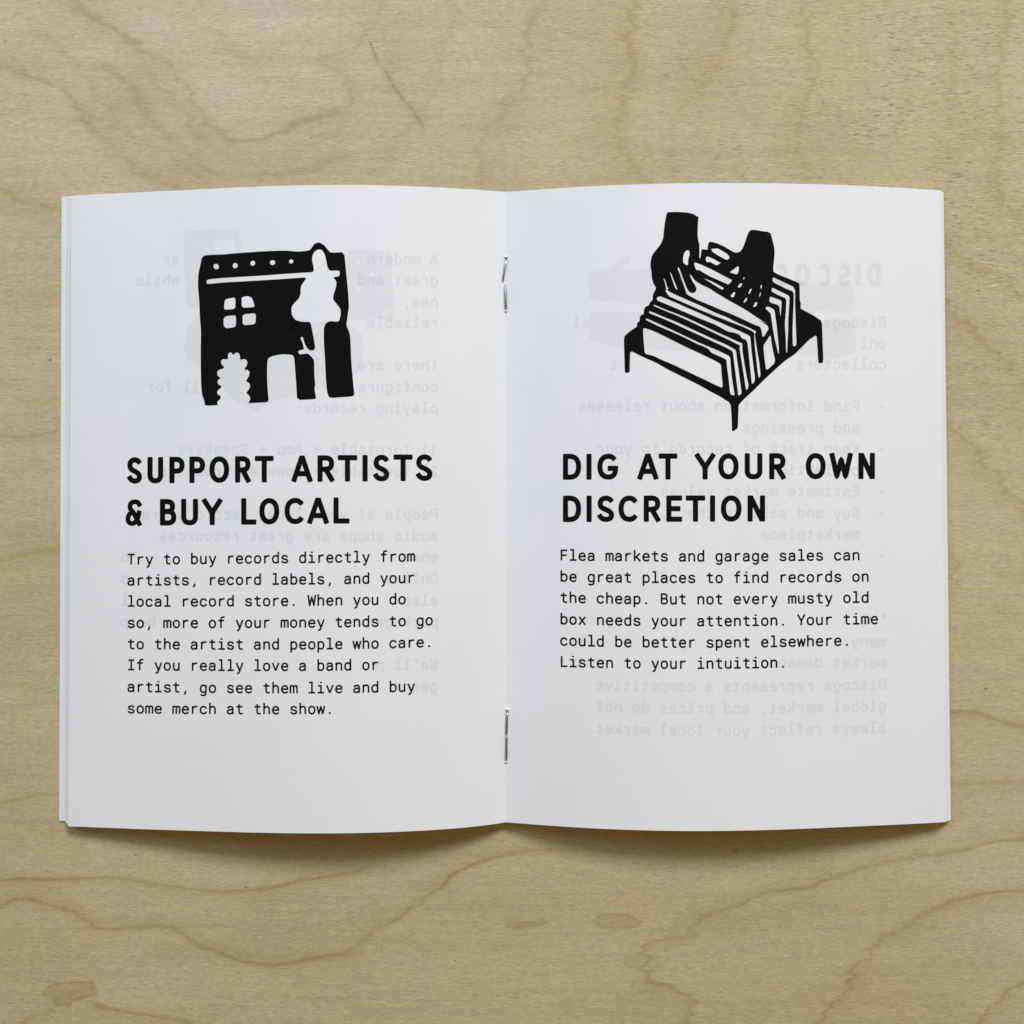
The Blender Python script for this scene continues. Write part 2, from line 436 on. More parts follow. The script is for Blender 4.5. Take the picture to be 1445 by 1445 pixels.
def build_board():
    step = 2.0
    xs = np.arange(-160, 1606, step); ys = np.arange(-160, 1606, step)
    X, Y = np.meshgrid(xs, ys)
    fig, pink, pores, marks = wood_figure(X, Y)
    P = hit(X, Y, 0.0)
    H, W = X.shape
    # outer skirt so that the board goes on past the frame
    inner = P.reshape(-1, 3)
    V = [inner]
    idx = np.arange(H * W).reshape(H, W)
    quads = np.stack([idx[1:, :-1], idx[1:, 1:], idx[:-1, 1:], idx[:-1, :-1]], -1).reshape(-1, 4)
    ring = np.concatenate([idx[0, :-1], idx[:-1, -1], idx[-1, :0:-1], idx[:0:-1, 0]])
    ob = inner[ring].copy()
    ang = np.abs(ob[:, :2]).max(1)
    ob[:, :2] *= (600.0 / ang)[:, None]
    base = len(inner)
    V.append(ob)
    n = len(ring)
    k = np.arange(n); k2 = (k + 1) % n
    skirt = np.stack([base + k2, base + k, ring[k], ring[k2]], -1)[:, ::-1]
    # thickness: edge and underside
    lo = ob.copy(); lo[:, 2] = -18.0
    V.append(lo); b2 = base + n
    side = np.stack([b2 + k, base + k, base + k2, b2 + k2], -1)
    verts = np.concatenate(V)
    faces = np.concatenate([quads, skirt, side])
    me = bpy.data.meshes.new('plywood_board')
    me.vertices.add(len(verts)); me.vertices.foreach_set('co', (verts * MM).astype(np.float32).ravel())
    me.loops.add(faces.size); me.loops.foreach_set('vertex_index', faces.astype(np.int32).ravel())
    me.polygons.add(len(faces))
    me.polygons.foreach_set('loop_start', np.arange(0, faces.size, 4, dtype=np.int32))
    me.update(calc_edges=True)
    me.validate()

    def put(name, field, edge):
        at = me.attributes.new(name, 'FLOAT', 'POINT')
        v = np.concatenate([field.ravel(), np.full(n, edge), np.full(n, edge)]).astype(np.float32)
        at.data.foreach_set('value', v)
    put('figure', fig, 0.03); put('pink', pink, 0.0); put('pores', pores, 0.3); put('marks', marks, 0.0)
    me.materials.append(WOOD)
    o = bpy.data.objects.new('plywood_board', me); C.objects.link(o)
    o['kind'] = 'structure'
    o['label'] = 'pale birch plywood tabletop with wavering brown growth rings under the booklet'
    return o


board = build_board()

# ------------------------------------------------------------------ the open booklet
booklet = bpy.data.objects.new('open_booklet', None); C.objects.link(booklet)
booklet.empty_display_size = 0.02
booklet['label'] = 'open white stapled booklet with black print lying on pale plywood'
booklet['category'] = 'booklet'

TOP_L = [(712.7, 270.8), (692, 268.9), (665.7, 267.2), (621, 264.6), (577, 262.6), (533, 261.4), (488.6, 260.9), (444, 261.1), (400, 262.1), (345.7, 264.0), (279.3, 267.2), (212.9, 270.6), (146, 273.6), (100.5, 276.4)]
BOT_L = [(713.3, 1160.3), (692, 1163.6), (665.7, 1166.8), (621, 1170.6), (577, 1173.1), (533, 1174.8), (488.6, 1175.8), (444, 1176.1), (400, 1175.6), (345.7, 1174.5), (279.3, 1172.7), (212.9, 1170.4), (146.4, 1168), (96.0, 1166.0)]
TOP_R = [(712.7, 270.8), (735, 269.2), (766, 267.2), (811, 264.3), (855, 261.8), (899, 260.1), (943.6, 259.0), (1000, 258.4), (1064, 258.4), (1108.6, 259.0), (1153, 260), (1197, 261.5), (1241.5, 263.5), (1285.7, 266), (1326.3, 268.4)]
BOT_R = [(713.3, 1160.3), (744.3, 1162.8), (788.6, 1165.9), (832.9, 1168.7), (877, 1170.8), (921.4, 1172.0), (965.7, 1172.5), (1020, 1172.5), (1065, 1171.8), (1110, 1170.4), (1155, 1168.5), (1200, 1166.6), (1245, 1164.7), (1290, 1162.4), (1335.2, 1159.9)]
KH = (DIST - 2.8) * 890.0


class Page:
    """Curved page: ruled between its top and bottom edge; u runs outward from the fold, v from top to bottom."""

    def __init__(self, top, bot):
        top, bot = np.array(top), np.array(bot)

        def fit(E):
            u = (E[:, 0] - E[0, 0]) / (E[-1, 0] - E[0, 0])
            return E[0, 0], E[-1, 0], np.polyfit(u, E[:, 1], 7)
        self.t, self.b = fit(top), fit(bot)
        u = np.linspace(0, 1, 60)
        h = self._y(self.b, u) - self._y(self.t, u)
        self.zp = np.polyfit(u, DIST - KH / h, 6)

    @staticmethod
    def _y(e, u):
        return np.polyval(e[2], u)

    def z(self, u):
        return np.polyval(self.zp, u)

    def at(self, u, v):
        u, v = np.broadcast_arrays(np.asarray(u, float), np.asarray(v, float))
        z = self.z(u)
        T = hit(self.t[0] + (self.t[1] - self.t[0]) * u, self._y(self.t, u), z)
        B = hit(self.b[0] + (self.b[1] - self.b[0]) * u, self._y(self.b, u), z)
        return T * (1 - v[..., None]) + B * v[..., None]

    def normal(self, u, v):
        e = 1e-3
        a = self.at(u + e, v) - self.at(u - e, v)
        b = self.at(u, v + e) - self.at(u, v - e)
        n = np.cross(a, b)
        n /= np.linalg.norm(n, axis=-1, keepdims=True)
        return n * np.sign(n[..., 2:3])

    def uv(self, px, py):
        px, py = np.asarray(px, float), np.asarray(py, float)
        v = (py - 270) / 892.0
        u = (px - self.t[0]) / (self.t[1] - self.t[0])
        for _ in range(12):
            qx, qy = project(self.at(u, v))
            u = u + (px - qx) / (self.t[1] - self.t[0])
            v = v + (py - qy) / 892.0
        return u, v


LEFT, RIGHT = Page(TOP_L, BOT_L), Page(TOP_R, BOT_R)
TH = 0.11    # paper thickness


def leaf_mesh(name, page, drop_in, drop_out, ext_t, ext_b, shrink, parent, label=None, dy=0.0):
    """One leaf, a thin solid sheet; drop = how far it lies under the topmost page at fold and fore-edge."""
    nu, nv = 96, 24
    u = np.linspace(0, 1, nu); v = np.linspace(0, 1, nv)
    U, V = np.meshgrid(u, v)
    P = page.at(U, V)
    g = page.at(0.0, V)
    ext = (ext_t * (1 - V) + ext_b * V)
    P[..., 0] = g[..., 0] + (P[..., 0] - g[..., 0]) * ext
    mid = 0.5 * (page.at(U, 0.0)[..., 1] + page.at(U, 1.0)[..., 1])
    P[..., 1] = mid + (P[..., 1] - mid) * shrink + dy * U
    Nn = page.normal(U, V)
    drop = drop_in + (drop_out - drop_in) * U ** 1.6
    P[..., 2] = np.maximum(P[..., 2] - drop, 0.16 + TH)
    top = P.reshape(-1, 3); bot = (P - Nn * TH).reshape(-1, 3)
    idx = np.arange(nu * nv).reshape(nv, nu); m = nu * nv
    q = np.stack([idx[:-1, :-1], idx[1:, :-1], idx[1:, 1:], idx[:-1, 1:]], -1).reshape(-1, 4)
    if page is RIGHT:
        qt = q
    else:
        qt = q[:, ::-1]
    faces = [tuple(f) for f in qt] + [tuple((f + m)[::-1]) for f in qt]
    ring = np.concatenate([idx[0, :-1], idx[:-1, -1], idx[-1, :0:-1], idx[:0:-1, 0]])
    sg = 1 if page is RIGHT else -1
    nr = len(ring); e0 = 2 * m
    for i in range(nr):
        j = (i + 1) % nr
        f = (e0 + i, e0 + j, e0 + nr + j, e0 + nr + i)
        faces.append(f[::sg])
    o = mesh_obj(name, np.concatenate([top, bot, top[ring], bot[ring]]), faces, PAPER, parent)
    me = o.data
    nface = len(qt)
    me.polygons.foreach_set('use_smooth', [True] * (2 * nface) + [False] * (len(me.polygons) - 2 * nface))
    if label:
        o['label'] = label
    return o


def ext_for(page, px_top, px_bot, z):
    et = (hit(px_top, 277, z)[0] - page.at(0., 0.)[0]) / (page.at(1., 0.)[0] - page.at(0., 0.)[0])
    eb = (hit(px_bot, 1160, z)[0] - page.at(0., 1.)[0]) / (page.at(1., 1.)[0] - page.at(0., 1.)[0])
    return et, eb


left_page = leaf_mesh('page', LEFT, 0, 0, 1, 1, 1, booklet, 'left open page headed SUPPORT ARTISTS & BUY LOCAL')
right_page = leaf_mesh('page', RIGHT, 0, 0, 1, 1, 1, booklet, 'right open page headed DIG AT YOUR OWN DISCRETION')
zl, zr = float(LEFT.z(1.0)), float(RIGHT.z(1.0))
for k, (pt, pb, dr, sh) in enumerate([(98.6, 94.8, .8, .9995), (96.0, 92.9, 1.3, .998), (95.0, 91.8, 1.7, .9975)]):
    et, eb = ext_for(LEFT, pt, pb, zl - dr)
    leaf_mesh('leaf', LEFT, .13 * (k + 1), dr, et, eb, sh, booklet, dy=.15 + .18 * k)
et, eb = ext_for(LEFT, 86.8, 83.2, .35)
leaf_mesh('cover', LEFT, .62, 2.4, et, eb, .9976, booklet, 'left cover leaf sticking out beyond the page edges', dy=.57)
for k, (pt, pb, dr, sh) in enumerate([(1327.6, 1336.8, .65, 1.0), (1329.4, 1338.6, 1.1, 1.0), (1330.6, 1340.4, 1.55, 1.0)]):
    et, eb = ext_for(RIGHT, pt, pb, zr - dr)
    leaf_mesh('leaf', RIGHT, .13 * (k + 1), dr, et, eb, sh, booklet)
et, eb = ext_for(RIGHT, 1332.2, 1342.4, 1.5)
leaf_mesh('cover', RIGHT, .62, 2.1, et, eb, 1.0, booklet, 'right cover leaf just showing at the fore edge')


# ------------------------------------------------------------------ print: polygons -> triangles on the page
def inside_grid(polys, step):
    P = np.concatenate([np.array(p) for p in polys])
    (x0, y0), (x1, y1) = P.min(0), P.max(0)
    xs = np.arange(x0 + step / 2, x1, step); ys = np.arange(y0 + step / 2, y1, step)
    return [(float(x) + .013, float(y) + .017) for x in xs for y in ys]


def cdt(polys, grid=None):
    """Union of polygons -> verts, tris."""
    co, fs, ed = [], [], []
    polys = [p if sum(a[0] * b[1] - a[1] * b[0] for a, b in zip(p, p[1:] + p[:1])) > 0 else p[::-1] for p in polys]
    for p in polys:
        k = len(co)
        co += [Vector((float(a), float(b))) for a, b in p]
        fs.append(list(range(k, k + len(p))))
    if grid:
        co += [Vector(g) for g in inside_grid(polys, grid)]
    v, _, f, _ov, _oe, of = delaunay_2d_cdt(co, [], fs, 0, 1e-5)
    V = np.array([(a.x, a.y) for a in v]); F = np.array([tuple(t) for t in f if len(t) == 3])
    cen = V[F].mean(1)
    keep = np.zeros(len(cen), bool)
    for p in polys:
        r = np.ones(len(cen), bool)
        for (ax, ay), (bx, by) in zip(p, p[1:] + p[:1]):
            r &= (bx - ax) * (cen[:, 1] - ay) - (by - ay) * (cen[:, 0] - ax) >= -1e-9
        keep |= r
    return V, [tuple(t) for t in F[keep]]


def shape_with_holes(outer, holes, grid):
    co = [Vector(p) for p in outer]; ed = [(i, (i + 1) % len(outer)) for i in range(len(outer))]
    for h in holes:
        k = len(co); co += [Vector(p) for p in h]
        ed += [(k + i, k + (i + 1) % len(h)) for i in range(len(h))]
    co += [Vector(g) for g in inside_grid([outer], grid)]
    v, _, f, *_r = delaunay_2d_cdt(co, ed, [], 0, 1e-4)
    V = np.array([(a.x, a.y) for a in v]); F = np.array([t for t in f if len(t) == 3])
    cen = V[F].mean(1)

    def inside(poly):
        r = np.zeros(len(cen), bool)
        for (ax, ay), (bx, by) in zip(poly, poly[1:] + poly[:1]):
            c_ = ((ay > cen[:, 1]) != (by > cen[:, 1])) & (cen[:, 0] < (bx - ax) * (cen[:, 1] - ay) / ((by - ay) or 1e-12) + ax)
            r ^= c_
        return r
    keep = inside(outer)
    for h in holes:
        keep &= ~inside(h)
    return V, [tuple(t) for t in F[keep]]


def soften(P, k=2, r=0.2):
    for _ in range(k):
        Q = []
        n = len(P)
        for i in range(n):
            a, b = P[i], P[(i + 1) % n]
            Q.append((a[0] + (b[0] - a[0]) * r, a[1] + (b[1] - a[1]) * r))
            Q.append((a[0] + (b[0] - a[0]) * (1 - r), a[1] + (b[1] - a[1]) * (1 - r)))
        P = Q
    return P


def lay(name, page, V, F, lift, mat, parent, uvspace=False):
    """Lay a flat print (photo px coordinates, or u,v) on the page."""
    V = np.asarray(V)
    u, v = (V[:, 0], V[:, 1]) if uvspace else page.uv(V[:, 0], V[:, 1])
    P = page.at(u, v) + page.normal(u, v) * lift
    F2 = []
    for f in F:
        a, b, c = P[f[0]], P[f[1]], P[f[2]]
        nz = (b[0] - a[0]) * (c[1] - a[1]) - (b[1] - a[1]) * (c[0] - a[0])
        F2.append(f if nz > 0 else f[::-1])
    return mesh_obj(name, P, F2, mat, parent, smooth=True)


# ---- stroke lettering
def parse(path):
    tok = path.replace('M', ' M ').replace('L', ' L ').replace('C', ' C ').replace('Z', ' Z ').split()
    pts, i, cmd, closed = [], 0, None, False
    while i < len(tok):
        if tok[i] in 'MLC':
            cmd = tok[i]; i += 1; continue
        if tok[i] == 'Z':
            closed = True; i += 1; continue
        if cmd in 'ML':
            pts.append((float(tok[i]), float(tok[i + 1]))); i += 2
        else:
            c = [float(t) for t in tok[i:i + 6]]; i += 6
            p0 = pts[-1]
            for k in range(1, 7):
                t = k / 6; s_ = 1 - t
                pts.append(tuple(s_ ** 3 * p0[j] + 3 * s_ * s_ * t * c[j] + 3 * s_ * t * t * c[2 + j] + t ** 3 * c[4 + j] for j in (0, 1)))
    return pts, closed


def ell(cx, cy, rx, ry, n=22, e=2.25):
    out = []
    for k in range(n):
        a = 2 * math.pi * k / n
        c_, s_ = math.cos(a), math.sin(a)
        out.append((cx + rx * abs(c_) ** (2 / e) * (1 if c_ > 0 else -1), cy + ry * abs(s_) ** (2 / e) * (1 if s_ > 0 else -1)))
    return out, True


def stroke_polys(pts, closed, h, cap=0.0):
    """Outline a centre line with half width h: one quad per segment and a mitre at each joint."""
    P = [np.array(p, float) for p in pts]
    P = [p for i, p in enumerate(P) if i == 0 or np.hypot(*(p - P[i - 1])) > 1e-6]
    if closed and np.hypot(*(P[0] - P[-1])) < 1e-6:
        P.pop()
    n = len(P); out = []
    segs = [(P[i], P[(i + 1) % n]) for i in range(n if closed else n - 1)]
    dirs = [(b - a) / np.hypot(*(b - a)) for a, b in segs]
    for i, (a, b) in enumerate(segs):
        d = dirs[i]; nn = np.array([-d[1], d[0]])
        ch = 0.28 * h
        if not closed and i == 0 and cap:
            a = a - d * cap
            out.append([a + nn * (h - ch), a - nn * (h - ch), a + d * ch - nn * h, a + d * ch + nn * h]); a = a + d * ch * .98
        if not closed and i == len(segs) - 1 and cap:
            b = b + d * cap
            out.append([b - nn * (h - ch), b + nn * (h - ch), b - d * ch + nn * h, b - d * ch - nn * h]); b = b - d * ch * .98
        out.append([a + nn * h, a - nn * h, b - nn * h, b + nn * h])
    for i in range(len(segs) if closed else len(segs) - 1):
        d1, d2 = dirs[i], dirs[(i + 1) % len(segs)]
        p = segs[i][1]
        cr = d1[0] * d2[1] - d1[1] * d2[0]
        if abs(cr) < 1e-4:
            continue
        s_ = -1 if cr > 0 else 1
        n1, n2 = np.array([-d1[1], d1[0]]) * s_, np.array([-d2[1], d2[0]]) * s_
        m = n1 + n2; lm = np.hypot(*m)
        if lm < 1e-3:
            continue
        m /= lm
        ml = min(h / max(m @ n1, .05), 1.32 * h)
        k1 = p + n1 * h; k2 = p + n2 * h
        out.append([p, k1, p + m * ml, k2] if ml > h * 1.0001 else [p, k1, k2])
    return [[tuple(q) for q in poly] for poly in out]


BOWL = 'M130 372 C160 450 225 494 308 494 C430 494 490 400 490 264 C490 125 430 34 308 34 C225 34 160 76 130 152'
MONO = {
    'a': ['M455 0 L455 350 C455 450 390 492 290 492 C190 492 125 445 118 372', 'M455 300 L315 300 C170 300 104 240 104 158 C104 80 165 34 250 34 C350 34 430 90 455 160'],
    'b': ['M130 750 L130 0', BOWL],
    'c': ['M484 350 C465 440 400 494 308 494 C180 494 105 400 105 264 C105 125 180 34 308 34 C400 34 470 85 486 165'],
    'e': ['M112 275 L488 275 C488 410 425 494 310 494 C190 494 108 400 108 262 C108 120 190 34 315 34 C395 34 455 65 497 125'],
    'f': ['M510 700 C480 712 450 716 420 716 C320 716 268 660 268 570 L268 0', 'M95 488 L480 488'],
    'g': ['M470 528 L470 10 C470 -110 400 -173 290 -173 C220 -173 165 -150 125 -100', 'M470 372 C440 450 375 494 292 494 C170 494 110 400 110 264 C110 125 170 34 292 34 C375 34 440 76 470 152'],
    'h': ['M130 750 L130 0', 'M130 360 C170 450 230 494 315 494 C420 494 472 430 472 320 L472 0'],
    'i': ['M115 488 L312 488 L312 40', 'M85 40 L525 40', 'M304 650 L304 745'],
    'k': ['M150 750 L150 0', 'M500 528 L150 180', 'M262 290 L515 0'],
    'l': ['M115 710 L312 710 L312 40', 'M85 40 L525 40'],
    'm': ['M82 528 L82 0', 'M82 400 C105 465 140 494 190 494 C265 494 300 450 300 370 L300 0', 'M300 390 C320 460 355 494 412 494 C485 494 520 450 520 360 L520 0'],
    'n': ['M130 528 L130 0', 'M130 360 C170 450 230 494 315 494 C420 494 472 430 472 320 L472 0'],
    'p': ['M130 528 L130 -203', BOWL],
    'r': ['M185 528 L185 0', 'M185 340 C230 440 310 492 400 492 C445 492 475 488 505 480'],
    's': ['M474 372 C462 450 400 494 305 494 C205 494 138 445 138 380 C138 310 190 290 300 268 C420 245 484 215 484 145 C484 75 410 34 308 34 C195 34 125 85 118 168'],
    't': ['M270 660 L270 160 C270 75 318 38 400 38 C440 38 475 44 508 55', 'M85 488 L495 488'],
    'u': ['M130 528 L130 190 C130 85 180 34 275 34 C365 34 425 75 467 150', 'M467 528 L467 0'],
    'v': ['M92 528 L300 22', 'M508 528 L300 22'],
    'w': ['M50 528 L172 24 L300 480 L428 24 L550 528'],
    'x': ['M100 528 L505 0', 'M500 528 L95 0'],
    'y': ['M95 528 L308 30', 'M510 528 L295 -50 C262 -140 215 -176 125 -168'],
    'T': ['M300 669 L300 0', 'M55 669 L545 669'],
    'W': ['M55 711 L160 28 L300 560 L440 28 L545 711'],
    'I': ['M300 669 L300 42', 'M100 669 L500 669', 'M100 42 L500 42'],
    'F': ['M140 0 L140 669 L525 669', 'M140 350 L480 350'],
    'B': ['M120 42 L120 669 L290 669 C400 669 465 610 465 520 C465 430 400 372 300 372 L120 372', 'M300 372 C420 372 490 300 490 205 C490 105 415 42 295 42 L120 42'],
    'Y': ['M65 711 L300 290', 'M535 711 L300 290', 'M300 310 L300 0'],
    'L': ['M150 711 L150 42 L530 42'],
    'A': ['M55 0 L300 700', 'M545 0 L300 700', 'M145 210 L455 210'],
    'P': ['M130 0 L130 669 L320 669 C430 669 505 600 505 490 C505 380 430 312 320 312 L130 312'],
    'D': ['M120 42 L120 669 L260 669 C400 669 490 560 490 355 C490 150 400 42 260 42 L120 42'],
    'E': ['M525 42 L130 42 L130 669 L520 669', 'M130 365 L470 365'],
    'K': ['M130 711 L130 0', 'M510 711 L130 260', 'M240 400 L530 0'],
    'S': ['M490 530 C480 620 410 678 305 678 C190 678 120 610 120 530 C120 440 190 400 305 365 C430 325 492 275 492 185 C492 90 420 34 305 34 C180 34 105 100 98 200'],
    '1': ['M130 590 L330 680 L330 0'], '2': ['M110 520 C115 620 185 678 290 678 C395 678 460 610 460 520 C460 430 410 370 120 60 L120 42 L500 42'],
    ')': ['M200 780 C330 660 370 480 370 290 C370 100 330 -80 200 -200'],
    '+': ['M300 560 L300 90', 'M70 325 L530 325'], '-': ['M110 290 L490 290'],
    ':': ['M300 380 L300 500', 'M300 0 L300 120'], "'": ['M300 711 L300 500'],
    '.': ['M296 0 L296 118'], ',': ['M318 118 L308 0 L232 -130'],
    '*': ['M300 711 L300 330', 'M130 600 L470 440', 'M470 600 L130 440'],
}
MIRRORED = {'d': 'b', 'q': 'p'}
WIDE = {'.': 60, 'i_dot': 52, ':': 60}


def mono_strokes(ch):
    if ch == 'o':
        return [ell(300, 264, 192, 230)]
    if ch == 'O':
        return [ell(300, 355, 200, 322)]
    if ch in MIRRORED:
        return [([(600 - x, y) for x, y in p], c_) for p, c_ in map(parse, MONO[MIRRORED[ch]])]
    return [parse(s_) for s_ in MONO[ch]]


_cache = {}


def mono_glyph(ch, h):
    if (ch, h) not in _cache:
        polys = []
        st = mono_strokes(ch)
        for i, (pts, cl) in enumerate(st):
            hh = h
            if ch in '.:' or (ch == 'i' and i == 2):
                hh = h + 14
            polys += stroke_polys(pts, cl, hh)
        _cache[ch, h] = cdt(polys)
    return _cache[ch, h]


def text_line(page, text, x0, y0, x1, y1, h=57, mirror=False, cap=None, font_h=None):
    """Glyph triangles of one line. (x0,y0)-(x1,y1): photo px of the baseline from the first cell's start to the last
    cell's end; set straight in the page's own u,v."""
    u0, v0 = page.uv(x0, y0); u1, v1 = page.uv(x1, y1)
    n = len(text)
    adv = math.hypot(x1 - x0, y1 - y0) / n            # px per cell
    em = adv / 0.6
    # px of height per v unit near the line
    _, ya = project(page.at(u0, v0)); _, yb = project(page.at(u0, v0 + 0.01))
    pv = (yb - ya) / 0.01
    V, F = [], []; k = 0
    for i, ch in enumerate(text):
        if ch == ' ':
            continue
        gv, gf = mono_glyph(ch, h)
        t = (i + gv[:, 0] / 600.0) / n
        uu = u0 + (u1 - u0) * t
        vv = v0 + (v1 - v0) * t - gv[:, 1] / 1000.0 * em / pv
        V.append(np.stack([uu, vv], -1)); F += [tuple(a + k for a in f) for f in gf]; k += len(gv)
    return np.concatenate(V), F


def text_block(name, page, lines, parent, h=57, lift=.035, mat=None):
    V, F = [], []; k = 0
    for ln in lines:
        v, f = text_line(page, *ln, h=h)
        V.append(v); F += [tuple(a + k for a in t) for t in f]; k += len(v)
    return lay(name, page, np.concatenate(V), F, lift, mat or INK, parent, uvspace=True)


def body(rows, adv, x0):
    out = []
    for text, y0, yend in rows:
        n = len(text)
        out.append((text, x0, y0, x0 + adv * n, yend))
    return out


A1 = 12.74
rows_l = [('Try to buy records directly from', 796.6, 792.2), ('artists, record labels, and your', 826.2, 822.4),
          ('local record store. When you do', 856.0, 852.6), ('so, more of your money tends to go', 886.0, 882.2),
          ('to the artist and people who care.', 916.0, 912.9), ('If you really love a band or', 945.6, 945.2),
          ('artist, go see them live and buy', 976.2, 975.6), ('some merch at the show.', 1006.6, 1007.2)]
body_l = body(rows_l, A1, 178.8)
# rows sit on the curved page, so only their ends are given
text_block('body_text', LEFT, body_l, left_page)
A2 = 12.88
rows_r = [('Flea markets and garage sales can', 790.8, 790.6), ('be great places to find records on', 820.6, 820.8),
          ('the cheap. But not every musty old', 850.4, 850.4), ('box needs your attention. Your time', 880.8, 880.6),
          ('could be better spent elsewhere.', 910.8, 911.0), ('Listen to your intuition.', 940.8, 942.0)]
text_block('body_text', RIGHT, body(rows_r, A2, 789.4), right_page)

# ---- headline lettering: each letter in its own box, centre lines in 0..1
HEAD = {
    'S': ['M1 .86 C.88 .97 .7 1 .55 1 C.25 1 .06 .9 .06 .74 C.06 .56 .3 .52 .55 .46 C.85 .38 1 .32 1 .2 C1 .06 .8 0 .55 0 C.3 0 .12 .06 0 .2'],
    'U': ['M0 1 L0 .28 C0 .08 .2 0 .5 0 C.8 0 1 .08 1 .28 L1 1'],
    'P': ['M0 0 L0 1 L.45 1 C.85 1 1 .88 1 .73 C1 .56 .85 .45 .45 .45 L0 .45'],
    'R': ['M0 0 L0 1 L.45 1 C.85 1 1 .9 1 .74 C1 .58 .85 .47 .45 .47 L0 .47', 'M.5 .46 L1 0'],
    'T': ['M0 1 L1 1', 'M.5 1 L.5 0'],
    'A': ['M0 0 L.46 1 L.54 1 L1 0', 'M.2 .27 L.8 .27'],
    'I': ['M.5 0 L.5 1'],
    'B': ['M0 0 L0 1 L.42 1 C.78 1 .88 .9 .88 .77 C.88 .63 .75 .54 .42 .54 L0 .54', 'M.42 .54 C.85 .54 1 .42 1 .27 C1 .1 .85 0 .42 0 L0 0'],
    'Y': ['M0 1 L.5 .46', 'M1 1 L.5 .46', 'M.5 .5 L.5 0'],
    'L': ['M0 1 L0 0 L1 0'],
    'C': ['M1 .84 C.9 .95 .75 1 .58 1 C.2 1 0 .8 0 .5 C0 .2 .2 0 .58 0 C.78 0 .92 .06 1 .16'],
    'D': ['M0 0 L0 1 L.35 1 C.8 1 1 .8 1 .5 C1 .2 .8 0 .35 0 L0 0'],
    'G': ['M.92 .86 C.82 .96 .7 1 .55 1 C.18 1 0 .8 0 .5 C0 .2 .18 0 .55 0 C.85 0 1 .15 1 .42 L.55 .42'],
    'E': ['M1 1 L0 1 L0 0 L1 0', 'M0 .5 L.85 .5'],
    'N': ['M0 0 L0 1 L.08 1 L.92 0 L1 0 L1 1'],
    'W': ['M0 1 L.26 .02 L.5 .8 L.74 .02 L1 1'],
    '&': ['M1 .88 C.88 1 .75 1 .6 1 C.35 1 .18 .92 .18 .77 C.18 .64 .4 .56 .5 .5 L1 0', 'M.42 .54 C.1 .46 0 .34 0 .22 C0 .06 .18 0 .38 0 C.68 0 .9 .2 .98 .5'],
}


def head_line(letters, sw, grid=4.2, mirror=False):
    """letters: (char, x0, x1, ytop, ybot) in photo px."""
    V, F = [], []; k = 0
    for ch, x0, x1, yt, yb in letters:
        h = sw / 2 * (.92 if ch == '&' else 1)
        a0, a1, b0, b1 = x0 + h, x1 - h, yb - h, yt + h
        if ch == 'I':
            a0, a1 = (x0 + x1) / 2 - 1, (x0 + x1) / 2 + 1
        if ch in 'AYW':
            a0, a1 = x0 + h * .95, x1 - h * .95

        def M(p):
            x = 1 - p[0] if mirror else p[0]
            return (a0 + (a1 - a0) * x, b0 + (b1 - b0) * p[1])
        if ch == 'O':
            st = [ell(.5, .5, .5, .5, 30, 2.2)]
        else:
            st = [parse(s_) for s_ in HEAD[ch]]
        polys = []
        for j, (pts, cl) in enumerate(st):
            cap = h
            if ch in 'R' and j == 1 or ch in 'ABPRDE' and False:
                cap = h
            if ch in 'SCG':
                cap = h * .35
            polys += stroke_polys([M(p) for p in pts], cl, h, cap)
        gv, gf = cdt(polys, None)
        V.append(gv); F += [tuple(a + k for a in f) for f in gf]; k += len(gv)
    return np.concatenate(V), F


def heading(name, page, word_boxes, ox, oy, s_, sw, ytop, ybot, parent):
    """word_boxes: (char, zoomx0, zoomx1); ytop/ybot: (left, right) zoom values, linear across the line."""
    xa, xb = word_boxes[0][1], word_boxes[-1][2]
    L_ = []
    for ch, a, b in word_boxes:
        t = ((a + b) / 2 - xa) / (xb - xa)
        L_.append((ch, ox + a / s_, ox + b / s_, oy + (ytop[0] + (ytop[1] - ytop[0]) * t) / s_, oy + (ybot[0] + (ybot[1] - ybot[0]) * t) / s_))
    v, f = head_line(L_, sw)
    return lay(name, page, v, f, .05, INK, parent)


W1 = [('S', 57, 122), ('U', 145, 212), ('P', 238, 303), ('P', 323, 390), ('O', 408, 492), ('R', 517, 583), ('T', 601, 681), ('A', 758, 845), ('R', 867, 938), ('T', 953, 1036), ('I', 1058, 1080), ('S', 1102, 1172), ('T', 1190, 1271), ('S', 1283, 1355)]
W2 = [('&', 52, 120), ('B', 198, 268), ('U', 288, 360), ('Y', 378, 462), ('L', 543, 608), ('O', 620, 705), ('C', 727, 810), ('A', 825, 914), ('L', 935, 1003)]
heading('heading', LEFT, W1, 160, 620, 3.01, 7.3, (76, 63), (188, 176), left_page)
heading('heading', LEFT, W2, 160, 620, 3.01, 7.3, (255, 246), (368, 357), left_page)
W3 = [('D', 72, 148), ('I', 171, 190), ('G', 215, 302), ('A', 383, 468), ('T', 470, 548), ('Y', 622, 705), ('O', 718, 803), ('U', 828, 902), ('R', 930, 998), ('O', 1082, 1165), ('W', 1182, 1277), ('N', 1301, 1370)]
W4 = [('D', 72, 148), ('I', 171, 191), ('S', 213, 285), ('C', 303, 384), ('R', 408, 477), ('E', 502, 568), ('T', 583, 664), ('I', 685, 704), ('O', 729, 815), ('N', 840, 913)]
heading('heading', RIGHT, W3, 770, 620, 2.949, 7.3, (60, 56), (168, 165), right_page)
heading('heading', RIGHT, W4, 770, 620, 2.949, 7.3, (234, 233), (344, 342), right_page)

# ---- illustration on the left page: a shop front with bush and tree
k1 = 5.558


def z1(p):
    return [(260 + x / k1, 330 + y / k1) for x, y in p]


